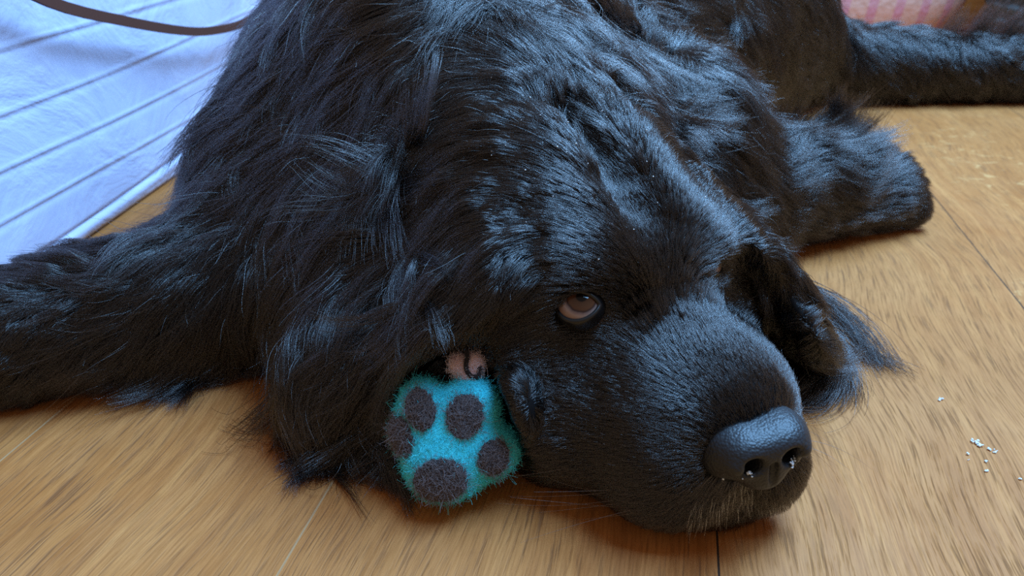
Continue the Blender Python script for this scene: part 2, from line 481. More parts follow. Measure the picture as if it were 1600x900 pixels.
#FUR
# ------------------------------------------------------------------ fur
def hair_mat(name, col, rough=.32, radial=.45, coat=0.0, rand=.3, ior=1.65):
    m = bpy.data.materials.new(name); m.use_nodes = True; t = m.node_tree
    for x in list(t.nodes):
        if x.type == 'BSDF_PRINCIPLED': t.nodes.remove(x)
    h = t.nodes.new('ShaderNodeBsdfHairPrincipled'); h.parametrization = 'COLOR'
    h.inputs['Color'].default_value = (*col, 1); h.inputs['Roughness'].default_value = rough
    h.inputs['Radial Roughness'].default_value = radial; h.inputs['Coat'].default_value = coat
    h.inputs['IOR'].default_value = ior
    h.inputs['Random Roughness'].default_value = rand
    t.links.new(h.outputs[0], t.nodes['Material Output'].inputs[0]); return m
black_hair = hair_mat('black_fur', (.008, .006, .0055), .18, .32)

def curves(name, P, rad, m, parent, label=None):
    """P (n, k, 3) strands, rad (n, k) radii"""
    n, k, _ = P.shape
    hc = bpy.data.hair_curves.new(name); hc.add_curves([k] * n)
    hc.attributes['position'].data.foreach_set('vector', np.ascontiguousarray(P, np.float32).ravel())
    a = hc.attributes.get('radius') or hc.attributes.new('radius', 'FLOAT', 'POINT')
    a.data.foreach_set('value', np.ascontiguousarray(rad, np.float32).ravel())
    hc.materials.append(m)
    o = bpy.data.objects.new(name, hc); C.objects.link(o)
    o.parent = parent
    pp = parent
    while pp.parent: pp = pp.parent
    o.matrix_parent_inverse = Matrix.Translation(-Vector(pp.location)) if pp.type == 'EMPTY' and parent.type == 'EMPTY' else Matrix()
    if label: o['label'] = label
    return o

# fur control points: where, reach, flow, length, lift, droop, mess, wave, hairs per mm2, clump, radius(mm), part
FC = []
def fc(p, sig, flow, L, lift, droop=0., mess=.25, wave=0., dens=1.5, clump=.4, rad=.12, part='face'):
    dens, rad = dens * .55, rad * 1.55
    FC.append((np.array(p, float), sig, np.array(flow, float), L, lift, droop, mess, wave, dens, clump, rad, part))
def hv(a, b, z): return a * HF + b * HR + z * HZ
# muzzle
fc(H(.085, 0, .100), .018, hv(-1, 0, .3), .005, .5, 0, .15, 0, 4, .15, .07)
fc(H(.055, 0, .115), .020, hv(-1, 0, .2), .008, .6, 0, .25, 0, 4, .3, .075)
fc(H(.020, 0, .128), .020, hv(-1, 0, .2), .013, .8, 0, .35, 0, 3.4, .5, .095)
for s_ in (-1, 1):
    fc(H(.06, s_ * .045, .085), .018, hv(-1, s_ * .6, -.1), .008, .5, 0, .25, 0, 4, .3, .075)
    fc(H(.02, s_ * .05, .095), .018, hv(-1, s_ * .6, -.1), .013, .7, 0, .35, 0, 3.4, .5, .095)
    fc(H(.07, s_ * .060, .045), .020, hv(-1, s_ * .3, -.4), .008, .35, 0, .25, 0, 4, .25, .075)
    fc(H(.02, s_ * .080, .050), .025, hv(-1, s_ * .2, -.35), .009, .2, 0, .2, 0, 3.5, .2, .075)
    fc(H(.02, s_ * .085, .015), .022, hv(-1, 0, -.5), .010, .2, 0, .25, 0, 3, .2, .075)
    fc(HN(.11, s_ * .02, .03), .014, hv(.1, s_ * .35, -1), .010, .45, .1, .3, 0, 5, .3, .075)
    fc(HN(.10, s_ * .045, .03), .014, hv(-.5, s_ * .4, -.8), .009, .4, .1, .3, 0, 4, .3, .075)
    fc(H(-.03, s_ * .095, .06), .030, hv(-1, s_ * .1, -.25), .011, .2, 0, .2, 0, 3, .2, .08)
    fc(H(.015, s_ * .060, .110), .015, hv(-.8, s_ * .4, -.5), .007, .2, 0, .15, 0, 4, .2, .07)
    fc(H(-.035, s_ * .070, .125), .018, hv(-1, s_ * .5, -.2), .010, .3, 0, .2, 0, 3.5, .3, .08)
    # brows, forehead
    fc(H(-.005, s_ * .035, .155), .014, hv(-.6, s_ * .8, .3), .014, .4, 0, .3, 0, 3.5, .45, .08)
    fc(H(-.05, s_ * .045, .178), .020, hv(-1, s_ * .6, .1), .013, .3, 0, .3, .0, 2.6, .4, .09)
    fc(H(-.09, s_ * .085, .165), .025, hv(-.6, s_ * 1, -.5), .027, .35, .2, .35, .1, 1.8, .5, .10)
    fc(H(-.13, s_ * .05, .205), .030, hv(-.6, s_ * 1, -.1), .040, .4, .2, .4, .1, 1.5, .55, .10)
    fc(H(-.08, s_ * .10, .10), .025, hv(-.8, s_ * .3, -.5), .022, .25, .2, .3, .1, 2, .4, .09)
fc(H(-.03, 0, .165), .018, hv(-1, 0, .2), .010, .25, 0, .2, 0, 3.5, .3, .08)
fc(H(-.10, 0, .21), .025, hv(-1, 0, .1), .017, .25, 0, .3, 0, 2.2, .4, .09)
fc(H(-.17, 0, .235), .03, hv(-1, 0, .1), .045, .6, .1, .4, .1, 1.3, .55, .11, 'mane')
# ears
fc(H(-.080, -.112, .158), .03, hv(-.15, -.7, -.9), .060, .30, .3, .4, .20, 1.4, .6, .11, 'ear_left')
fc(H(-.07, -.150, .105), .03, hv(-.02, -.4, -1), .075, .30, .4, .45, .30, 1.4, .65, .11, 'ear_left')
fc(H(-.06, -.155, .040), .03, hv(-.05, -.5, -1), .070, .35, .3, .5, .45, 1.4, .7, .11, 'ear_left')
fc(H(-.075, .100, .155), .025, hv(.2, .9, -.6), .040, .35, .3, .4, .15, 1.6, .6, .10, 'ear_right')
fc(H(-.035, .150, .095), .025, hv(.3, .7, -.8), .050, .35, .3, .4, .25, 1.6, .6, .10, 'ear_right')
fc(H(-.0, .185, .035), .025, hv(.45, .9, -.45), .062, .35, .1, .45, .55, 1.8, .7, .10, 'ear_right')
fc(H(-.010, -.112, .072), .010, hv(-1, -.1, -.4), .0045, .1, 0, .1, 0, 7, .1, .06)
# neck and mane
fc((.00, .70, .28), .06, (-.3, -.3, -.1), .070, .5, .2, .5, .2, .7, .6, .14, 'mane')
fc((-.16, .66, .25), .06, (-.9, -.35, -.5), .080, .4, .4, .45, .2, .8, .65, .14, 'mane')
fc((-.16, .56, .17), .05, (-.8, -.35, -.8), .090, .4, .4, .45, .25, .9, .65, .13, 'mane')
fc((-.22, .54, .10), .05, (-.5, -.3, -1), .095, .35, .4, .45, .3, .9, .7, .13, 'mane')
fc((-.16, .50, .05), .05, (-.3, -.5, -1), .085, .35, .3, .5, .5, .9, .7, .13, 'mane')
fc((-.06, .43, .03), .04, (-.3, -.7, -.7), .060, .35, .3, .5, .5, 1., .7, .12, 'mane')
fc((.16, .66, .22), .05, (.8, -.1, -.4), .065, .5, .3, .45, .2, .9, .6, .13, 'mane')
fc((.22, .72, .14), .05, (.9, -.1, -.5), .060, .45, .3, .45, .2, .9, .6, .13, 'mane')
# coat
fc((-.30, .70, .12), .06, (-.4, -.25, -1), .075, .35, .3, .4, .2, .6, .6, .16, 'coat')
fc((-.28, .85, .20), .08, (-.5, -.3, -1), .080, .4, .3, .4, .2, .5, .6, .17, 'coat')
fc((-.10, .85, .33), .08, (-.7, -.4, -.3), .075, .4, .3, .4, .2, .5, .6, .16, 'coat')
fc((.10, .95, .34), .10, (.4, .6, 0), .070, .45, .3, .4, .2, .4, .6, .18, 'coat')
fc((.22, 1.05, .22), .08, (.9, .1, -.5), .065, .4, .3, .4, .2, .45, .55, .18, 'coat')
fc((.40, 1.25, .20), .10, (.8, .2, -.6), .060, .35, .3, .4, .1, .3, .5, .22, 'coat')
fc((.50, 1.33, .10), .10, (.7, .0, -.7), .050, .3, .3, .35, .1, .3, .5, .22, 'coat')
fc((.60, 1.45, .22), .10, (.5, -.3, -.9), .060, .4, .2, .4, .1, .3, .5, .22, 'coat')
# legs
fc((-.24, .58, .11), .05, (-.8, -.2, -.5), .050, .3, .2, .4, .2, .8, .6, .13, 'leg')
fc((-.42, .53, .09), .05, (-1, .0, -.1), .016, .2, .1, .15, .1, 1.1, .5, .12, 'leg')
fc((-.40, .485, .045), .04, (-.8, -.3, -.8), .018, .2, .1, .15, .1, 1.1, .5, .12, 'leg')
fc((-.38, .57, .08), .04, (-.9, .3, .1), .034, .3, .1, .4, .15, .9, .6, .13, 'leg')
fc((-.30, .50, .02), .03, (-.5, -.8, -.5), .035, .3, .2, .4, .2, .9, .6, .12, 'leg')
fc((.24, .80, .12), .04, (.8, .1, .1), .050, .5, .0, .4, .1, .8, .6, .13, 'leg')
fc((.34, .89, .10), .05, (.5, .3, 1.0), .070, 1.1, -.7, .5, .1, .8, .65, .13, 'leg')
fc((.32, .78, .05), .04, (.9, -.1, -.4), .028, .25, .1, .3, .1, 1.1, .5, .12, 'leg')
fc((.42, .87, .085), .03, (.9, .2, .4), .028, .6, .1, .3, 0, 1.5, .5, .12, 'leg')
fc((.47, .86, .03), .025, (1, 0, -.4), .010, .3, .0, .25, 0, 2, .4, .11, 'leg')
fc((.75, 1.44, .13), .08, (.5, -.4, -.7), .050, .4, -.1, .5, .1, .35, .6, .22, 'leg')
fc((.85, 1.40, .05), .08, (.4, -.2, -1), .022, .25, 0, .3, 0, .6, .5, .20, 'leg')
fc((.95, 1.44, .11), .06, (.5, -.3, -.6), .050, .5, .1, .6, .1, .4, .7, .22, 'leg')

FP = np.array([c[0] for c in FC]); FS = np.array([c[1] for c in FC]); FF = np.array([c[2] / np.linalg.norm(c[2]) for c in FC])
FV = np.array([[c[3], c[4], c[5], c[6], c[7], c[8], c[9], c[10]] for c in FC])
PARTS = sorted({c[11] for c in FC}); FI = np.array([PARTS.index(c[11]) for c in FC])
def weights(P):
    d2 = ((P[:, None, :].astype(np.float32) - FP[None].astype(np.float32)) ** 2).sum(-1)
    e = -d2 / (2 * (FS[None].astype(np.float32)) ** 2)
    e -= e.max(1, keepdims=True); wgt = np.exp(e * .8)
    return wgt / wgt.sum(1, keepdims=True)
def chunks(fn, P, n=20000):
    return np.concatenate([fn(P[i:i + n]) for i in range(0, len(P), n)])
def flow_at(P): return chunks(lambda q: weights(q) @ FF, P)
def vnoise(P, wl, seed):
    r = np.random.default_rng(seed); out = np.zeros_like(P)
    for _ in range(5):
        k = r.normal(size=(3, 3)); k /= np.linalg.norm(k, axis=1)[:, None]; k *= 2 * math.pi / (wl * r.uniform(.7, 1.6, (3, 1)))
        ph = r.uniform(0, 6.28, 3); out += np.sin(P @ k.T + ph)
    return out / 2.0

def sample_mesh(V, Q, nmax, dens_fn):
    T = np.concatenate([Q[:, [0, 1, 2]], Q[:, [0, 2, 3]]])
    a, b, c = V[T[:, 0]], V[T[:, 1]], V[T[:, 2]]
    cr = np.cross(b - a, c - a); ar = np.linalg.norm(cr, axis=1) / 2; cen = (a + b + c) / 3
    nr = cr / (2 * ar[:, None] + 1e-12)
    w_ = ar * dens_fn(cen, nr)
    n = int(w_.sum() * nmax)
    cs = np.cumsum(w_); i = np.searchsorted(cs, rng.random(n) * cs[-1])
    i = np.minimum(i, len(T) - 1)
    u = rng.random((n, 2)); m = u.sum(1) > 1; u[m] = 1 - u[m]
    return a[i] + u[:, :1] * (b[i] - a[i]) + u[:, 1:] * (c[i] - a[i])

CAMP = np.array(cam.location)
EYC = [H(EYE[s_][0] + .004, s_ * .060, EYE[s_][2] + .003) for s_ in (-1, 1)]
def mask(P, nr):
    m = np.ones(len(P))
    for c, rr in zip(EYC, (.0150, .0035)): m *= np.clip((np.linalg.norm((P - c) * np.array([1, 1, 1.35]), axis=1) - rr) / .003, 0, 1)
    q = P - HM3(.099, 0, .0625); loc = np.stack([q @ HF, q @ HR, q[:, 2]], 1)
    m *= (np.sqrt(((loc / np.array([.030, .0315, .0185])) ** 2).sum(1)) > 1)
    v = unit(CAMP - P); fac = (v * nr).sum(1)
    m *= np.where(fac > -.25, 1, .12)
    m *= np.where(P[:, 2] < .0045, .25, 1)
    return m
def dens_fn(P, nr): return chunks(lambda q: weights(q) @ FV[:, 5:6], P)[:, 0] * mask(P, nr)

def grow(roots, K, prm, sc=1.0):
    """guide strands following the coat's lie over the body field"""
    n = len(roots); L = prm[:, 0] * rng.uniform(.75, 1.15, n) * sc
    lift, droop, mess, wave = prm[:, 1], prm[:, 2], prm[:, 3], prm[:, 4]
    p = roots.copy(); out = np.empty((n, K, 3)); out[:, 0] = p
    _, g = field(p); fl_ = flow_at(p)
    big = vnoise(roots, .09, 3) ; mid = vnoise(roots, .042, 4); sm = rng.normal(size=(n, 3)) * .5
    jit = mess[:, None] * (.85 * big + .32 * mid + .08 * sm)
    jit *= .8
    jit *= np.clip(L[:, None] / .02, .35, 1.2)
    t = fl_ + jit; t -= g * (t * g).sum(1, keepdims=True); t = unit(t)
    d = unit(t + g * lift[:, None])
    side = unit(np.cross(t, g)); ph = vnoise(roots, .03, 9)[:, 0] * 3; curlsgn = np.sign(vnoise(roots, .035, 5)[:, 0])
    step = (L / (K - 1))[:, None]
    lock = np.clip(.3 + .6 * vnoise(roots, .022, 21)[:, 0] + .4 * vnoise(roots, .05, 22)[:, 1], 0, 1)
    hmin = .0006 + (rng.uniform(.02, .10, n) + .20 * lock) * np.minimum(L, .05)
    for k in range(1, K):
        f = k / (K - 1)
        if k > 1:
            _, g = field(p); fl_ = flow_at(p)
            t = fl_ + jit; t -= g * (t * g).sum(1, keepdims=True) * .8; t = unit(t)
            tgt = t + g * (lift * (1 - f) * .5)[:, None]
            d = unit(d * .62 + tgt * .38 + np.array([0, 0, -1]) * (droop * f * .55)[:, None])
        wv = side * (wave * np.sin(ph + f * 7.5) * .9)[:, None] + side * (curlsgn * wave * f * f * 1.3)[:, None]
        p = p + unit(d + wv) * step
        sd, gg = field(p)
        need = hmin * min(1, 2.2 * f)
        push = np.clip(need - sd, 0, None)
        p = p + gg * push[:, None]
        p[:, 2] = np.maximum(p[:, 2], .0012 + .006 * rng.random(n) * (L > .03))
        out[:, k] = p
    return out

def coat(zone, K, gdens, lens, dn=1.0, locks=False):
    """zone: 'short' or 'long' roots"""
    def df(P, nr):
        Wt = dens_fn(P, nr); L = chunks(lambda q: weights(q) @ FV[:, 0:1], P)[:, 0]
        m = (L < .017) if zone == 'short' else (L >= (.046 if locks else .017))
        if locks: m = m & (P[:, 1] < .95)
        return Wt * m * 1e6
    roots = sample_mesh(BV, BQ, FUR * dn, df); groots = sample_mesh(BV, BQ, FUR * gdens, df)
    prm = chunks(lambda q: weights(q) @ FV, groots)
    if locks: prm[:, 0] *= 1.25; prm[:, 1] *= 1.3; prm[:, 3] *= 1.35; prm[:, 4] += .12
    G = grow(groots, K, prm)
    Wn = chunks(weights, roots); prm = Wn @ FV
    if locks: prm[:, 0] *= 1.2; prm[:, 6] = .93
    part = FI[Wn.argmax(1)]
    _, gn = field(groots); _, rn = field(roots)
    kd = kdtree.KDTree(len(groots))
    gk = groots + gn * .02; rk = roots + rn * .02
    for i, q in enumerate(gk): kd.insert(q, i)
    kd.balance()
    idx = np.empty((len(roots), 3), np.int64); dist = np.empty((len(roots), 3))
    for i, q in enumerate(rk):
        r = kd.find_n(q, 3)
        for j in range(3): idx[i, j] = r[j][1]; dist[i, j] = r[j][2]
    wt = 1 / (dist + 1e-4) ** 2; wt /= wt.sum(1, keepdims=True)
    D = G - G[:, :1]
    disp = (D[idx] * wt[:, :, None, None]).sum(1)
    f = np.linspace(0, 1, K)[None, :, None]
    n = len(roots)
    lenj = rng.uniform(.7, 1.12, n)[:, None, None]
    P = roots[:, None] + disp * lenj
    if locks:
        ok = dist[:, 0] < .0095
        roots, P, prm, part, idx, lenj = roots[ok], P[ok], prm[ok], part[ok], idx[ok], lenj[ok]; n = len(roots)
    L = prm[:, 0][:, None, None]
    spread = rng.normal(size=(n, 1, 3)) * np.minimum(.0035, L * .06) * (.45 if locks else 1)
    G0 = G[idx[:, 0]]
    ii = np.clip(lenj[:, 0, 0], .7, 1.0)
    fk = np.linspace(0, 1, K)[None] * ii[:, None] * (K - 1); lo = np.clip(fk.astype(int), 0, K - 2); fr = (fk - lo)[..., None]
    ar = np.arange(n)[:, None]
    G0 = G0[ar, lo] * (1 - fr) + G0[ar, lo + 1] * fr
    cl = prm[:, 6][:, None, None] * rng.uniform(.45, 1.15, (n, 1, 1)) * f ** 1.1
    cl = np.clip(cl, 0, .95)
    P = P * (1 - cl) + (G0 + spread * (.4 + f)) * cl
    # loose, frizzy hairs
    fz = np.where(rng.random((n, 1, 1)) < .05, .12, .018) * L
    P += fz * (rng.normal(size=(n, 1, 3)) * f + .35 * rng.normal(size=(n, 1, 3)) * np.sin(f * 6 + rng.uniform(0, 6, (n, 1, 1))) * f)
    P[:, :, 2] = np.maximum(P[:, :, 2], .0008)
    q = (P - PW) @ PM; near = ((((q[..., 0] / .041) ** 2 + ((q[..., 1] - .004) / .053) ** 2) < 1) & (q[..., 2] > -.014) & (q[..., 2] < .2)).any(1)
    P2 = roots[:, None] + (P - roots[:, None]) * .3
    P = np.where(near[:, None, None], P2, P); q = (P - PW) @ PM
    near &= ((((q[..., 0] / .037) ** 2 + ((q[..., 1] - .004) / .050) ** 2) < 1) & (q[..., 2] > -.024) & (q[..., 2] < .2)).any(1)
    P, prm, part = P[~near], prm[~near], part[~near]; n = len(P)
    taper = np.clip(1.0 - .75 * np.linspace(0, 1, K) ** 2.0, .2, 1)[None]
    rad = prm[:, 7][:, None] * 1e-3 * taper * rng.uniform(.6, 1.25, (n, 1))
    return P, rad, part

NAMES = {'face': 'face_fur', 'ear_left': 'ear_fur', 'ear_right': 'ear_fur', 'mane': 'mane_fur', 'coat': 'coat_fur', 'leg': 'leg_fur'}
LAB = {'ear_left': 'long wavy hair of the ear beside the felt paw', 'ear_right': 'curled hair of the ear spread out on the floor', 'mane': 'long tousled neck hair'}
tot = 0
for zone, K, gd, dn, lk in (('short', 5, .10, 1, False), ('long', 11, .016, 1, False), ('long', 14, .0050, .40, True)):
    P, rad, part = coat(zone, K, gd, 0, dn, lk)
    for i, nm in enumerate(PARTS):
        m = part == i
        if m.sum() > 50: curves(NAMES[nm], P[m], rad[m], black_hair, body, LAB.get(nm)); tot += int(m.sum())
print('hairs', tot)
#FUR_END
# loose curls at the ear tip and at the foot of the mane
def curls(name, items, label):
    L_ = []
    for base, d, L, cu, n_, sp in items:
        for _ in range(n_):
            k = random.uniform(.8, 1.25)
            L_.append(strand(np.array(base) + np.array([random.gauss(0, sp), random.gauss(0, sp), random.gauss(0, sp * .5)]), np.array(d) + .05 * rng.normal(size=3), L * k, 16, (0, 0, -.5), cu * random.uniform(.85, 1.15), random.uniform(.001, .006)))
    return strands(name, L_, .00024, black_hair, body, label)
def strand(p, d, L, K=10, bend=(0, 0, 0), curl=0., flat=None):
    p = np.array(p, float); d = unit(np.array(d, float)); o = [p]
    for k in range(1, K):
        d = unit(d + np.array(bend) / K + curl * np.cross(d, (0, 0, 1)) / K)
        p = p + d * L / (K - 1)
        if flat is not None: p = np.array([p[0], p[1], max(p[2], flat)])
        o.append(p)
    return np.array(o)
def strands(name, L_, r, m, parent, label=None):
    P = np.array(L_); K = P.shape[1]
    rad = np.tile(r * (1 - .7 * np.linspace(0, 1, K) ** 1.5), (len(P), 1))
    return curves(name, P, rad, m, parent, label)
curls('ear_curl', [((.235, .575, .035), (1, -.15, -.25), .100, 2.4, 330, .006), ((.235, .560, .032), (.9, -.4, -.2), .105, 3.0, 330, .006), ((.225, .545, .028), (.75, -.6, -.2), .090, 3.6, 330, .006),
                   ((.215, .530, .025), (.5, -.8, -.2), .075, 3.8, 300, .006), ((.250, .600, .045), (1, .0, -.3), .10, 1.6, 240, .007), ((.205, .515, .022), (.3, -.8, -.2), .055, 3.4, 260, .006), ((.250, .585, .03), (1, -.1, -.2), .095, 1.0, 60, .005)],
      'curled tip of the ear hair lying on the floor')
curls('mane_curl', [((-.115, .45, .03), (-.2, -.9, -.5), .055, -3.5, 160, .012), ((-.14, .46, .03), (-.4, -.8, -.5), .065, 4.5, 90, .010), ((-.135, .44, .022), (-.5, -.7, -.4), .07, 6.5, 16, .006),
                    ((-.09, .43, .02), (-.1, -.9, -.4), .05, 4.0, 110, .012), ((-.16, .47, .03), (-.4, -.8, -.5), .06, 2.0, 80, .010), ((-.03, .42, .015), (.3, -.8, -.3), .045, -6, 8, .003)],
      'loose curls of neck hair touching the floor')

L_ = []
for bx, by, cnt in ((.78, 1.45, 90), (.84, 1.46, 220), (.90, 1.47, 200), (.955, 1.46, 260), (1.0, 1.46, 120)):
    for _ in range(cnt): L_.append(strand((bx + random.gauss(0, .010), by + random.gauss(0, .01), .085 + random.gauss(0, .01)), (random.gauss(.15, .12), random.gauss(0, .1), 1), random.uniform(.05, .095), 12, (.5, 0, -.4), random.uniform(-.5, .5)))
strands('leg_tuft', L_, .0006, black_hair, body, 'upright tufts of long hair on the hind leg')
L_ = []
for bx, by, cnt in ((.33, .90, 200), (.37, .905, 200), (.29, .90, 120), (.41, .89, 80)):
    for _ in range(cnt): L_.append(strand((bx + random.gauss(0, .010), by + random.gauss(0, .008), .085 + random.gauss(0, .006)), (random.gauss(.05, .15), random.gauss(0, .15), 1), random.uniform(.03, .06), 10, (.3, 0, -.3), random.uniform(-.5, .5)))
strands('leg_tuft', L_, .0003, black_hair, body, 'upright tufts of hair above the fore paw')

# whiskers
wl = []
for i in range(16):
    s_ = -1; a = random.uniform(.02, .085); z = random.uniform(.018, .05)
    p = on_field(a, s_ * .075, z)
    wl.append(strand(p, -HR * .8 - HF * random.uniform(.5, 1.1) + np.array([0, 0, -.35]), random.uniform(.04, .085), 10, (-.2, -.1, random.uniform(-.2, .5)), random.uniform(-.4, .4), .0012))
for i in range(14):
    a = random.uniform(.04, .10); z = random.uniform(.012, .05); p = on_field(a, .09, z)
    wl.append(strand(p, HR * 1.0 + HF * random.uniform(-.2, .4) + np.array([0, 0, random.uniform(-.5, .1)]), random.uniform(.025, .07), 10, (.2, -.3, -.6), random.uniform(-1.6, 1.6), .0012))
strands('whisker', wl, .00013, hair_mat('whisker_hair', (.03, .02, .015), .25), body, 'long thin dark whiskers on both lips')['kind'] = 'stuff'
wl = []
for i in range(190):
    b = random.uniform(-.042, .036); p = on_field(*N2(.125, b, random.uniform(.016, .050)))
    wl.append(strand(p, hv(random.uniform(.1, .5), b * 12 + random.uniform(-.2, .2), -1), random.uniform(.006, .017), 7, (0, .2, -.3), 0, .001))
strands('chin_hair', wl, .00011, hair_mat('pale_hair', (.62, .60, .60), .3), body, 'fine pale bristles on the upper lip')['kind'] = 'stuff'
# a few white specks caught in the coat
pts, rr = [], []
for i in range(46):
    a, b = random.gauss(-.05, .05), random.gauss(.0, .045)
    pts.append(on_field(a, b, .22) + np.array([0, 0, .0085])); rr.append(random.uniform(.0003, .0006))
tag(blobs('lint_speck', pts, rr, simple('pale_lint', (.7, .68, .66)), body), 'tiny pale specks caught in the forehead fur', kind='stuff')

# ------------------------------------------------------------------ felt paw
def pw(v): return PW + (v * .94) @ PM.T
def felt_d(P):
    d = ell(P, (-.001, -.005, 0), (.0345, .0335, .0215))
    for c, r in (((-.0205, .0235, .002), (.0165, .0185, .0165)), ((.0110, .0215, .004), (.0205, .0200, .0175)),
                 ((.0270, -.0085, .002), (.0175, .0175, .0160)), ((-.0300, .0060, -.004), (.0135, .0175, .0150)), ((-.008, -.020, .002), (.024, .022, .019))):
        d = smin(d, ell(P, c, r), .009)
    return d
g_ = np.arange(-.052, .0525, .0011); gz_ = np.arange(-.028, .0285, .0011)
P = grid(g_, g_, gz_); D0 = felt_d(P)
paw = empty('felt_paw', tuple(PW - np.array([0, 0, .0465])))
tag(paw, 'turquoise felted wool paw with dark brown toe pads leaning against the dog', 'toy')
def wool(name, c1, c2):
    n = NT(name); tc = n.n('ShaderNodeTexCoord')
    a = n.n('ShaderNodeTexNoise'); a.inputs['Scale'].default_value = 900; a.inputs['Detail'].default_value = 4; a.inputs['Distortion'].default_value = 2.5; n.l(tc.outputs['Object'], a.inputs[0])
    b = n.n('ShaderNodeTexNoise'); b.inputs['Scale'].default_value = 110; b.inputs['Detail'].default_value = 3; n.l(tc.outputs['Object'], b.inputs[0])
    f = n.math('ADD', n.math('MULTIPLY', a.outputs[0], .5), n.math('MULTIPLY', b.outputs[0], .5))
    n.l(n.ramp(f, [(.38, c1), (.62, c2)]), n.b.inputs['Base Color']); n.set(Roughness=.95)
    n.b.inputs['Specular IOR Level'].default_value = .1; n.b.inputs['Sheen Weight'].default_value = .15
    n.bump(a.outputs[0], .7, .0012); return n.m
teal = wool('turquoise_wool', (.03, .56, .66), (.09, .82, .88)); brown = wool('dark_brown_wool', (.022, .016, .016), (.060, .044, .044)); pinkw = wool('pink_wool', (.70, .42, .42), (.92, .66, .66))
me, pv, pq = net_mesh('wool_body', D0, g_, g_, gz_, pw)
fb = link('wool_body', me, teal, paw)
def pad(cx, cy, rx, ry, ang):
    ca, sa = math.cos(R(ang)), math.sin(R(ang)); x = P[..., 0] - cx; y = P[..., 1] - cy
    u = (x * ca + y * sa) / rx; v = (-x * sa + y * ca) / ry
    e = (np.sqrt(u * u + v * v) - 1) * min(rx, ry)
    e += .0006 * np.sin(P[..., 0] * 900 + cy * 999) * np.sin(P[..., 1] * 800)
    q = smax(smax(D0 - .0016, e, .003), -(D0 + .0035), .001)
    q = smax(q, -(P[..., 2] + .004), .001)
    return q
pads = []
for cx, cy, rx, ry, an in PADS:
    me, v_, q_ = net_mesh('toe_pad', pad(cx, cy, rx, ry, an), g_, g_, gz_, pw)
    pads.append((link('toe_pad' if rx < .015 else 'palm_pad', me, brown, paw), v_, q_))
def fuzz(nm, v_, q_, n_, L, m, par, rad=.00006):
    df = lambda c, r: np.ones(len(c))
    a_ = 0
    T = np.concatenate([q_[:, [0, 1, 2]], q_[:, [0, 2, 3]]]); a, b, c = v_[T[:, 0]], v_[T[:, 1]], v_[T[:, 2]]
    cr = np.cross(b - a, c - a); ar = np.linalg.norm(cr, axis=1); i = np.searchsorted(np.cumsum(ar), rng.random(n_) * ar.sum() * .9999)
    u = rng.random((n_, 2)); mm = u.sum(1) > 1; u[mm] = 1 - u[mm]
    p = a[i] + u[:, :1] * (b[i] - a[i]) + u[:, 1:] * (c[i] - a[i]); nr = unit(cr[i])
    if par is fb:       # no turquoise fibres through the pads
        q = ((p - PW) @ PM) / .94; keep = np.ones(n_, bool)
        for cx, cy, rx, ry, an in PADS:
            ca, sa = math.cos(R(an)), math.sin(R(an)); x = q[:, 0] - cx; y = q[:, 1] - cy
            keep &= ~((((x * ca + y * sa) / rx) ** 2 + ((-x * sa + y * ca) / ry) ** 2 < 1.05) & (q[:, 2] > 0))
        p, nr = p[keep], nr[keep]; n_ = len(p)
    K = 8; t = unit(np.cross(nr, rng.normal(size=(n_, 3)))); s2 = np.cross(nr, t)
    d = unit(t + nr * rng.uniform(-.1, .9, (n_, 1))); o = np.empty((n_, K, 3)); o[:, 0] = p
    k1 = rng.normal(size=(n_, 1)) * .5; k2 = rng.normal(size=(n_, 1)) * .25; l = L * rng.uniform(.4, 1.4, (n_, 1)) * np.where(rng.random((n_, 1)) < .05, 2.2, 1)
    for k in range(1, K):
        d = unit(d + s2 * k1 + nr * (k2 - .12)); p = p + d * l / (K - 1); o[:, k] = p
    return curves(nm, o, np.full((n_, K), rad) * rng.uniform(.6, 1.3, (n_, 1)), m, par)
fz_t = simple('turquoise_fibre', (.10, .76, .84), .8, .2); fz_b = simple('brown_fibre', (.20, .16, .16), .7, .3); fz_p = simple('pink_fibre', (.92, .72, .70), .8, .2)
fuzz('wool_fuzz', pv, pq, int(26000 * FUR), .0042, fz_t, fb)
for o_, v_, q_ in pads: fuzz('wool_fuzz', v_, q_, int(len(v_) * 1.6 * FUR), .0048, fz_b, o_)
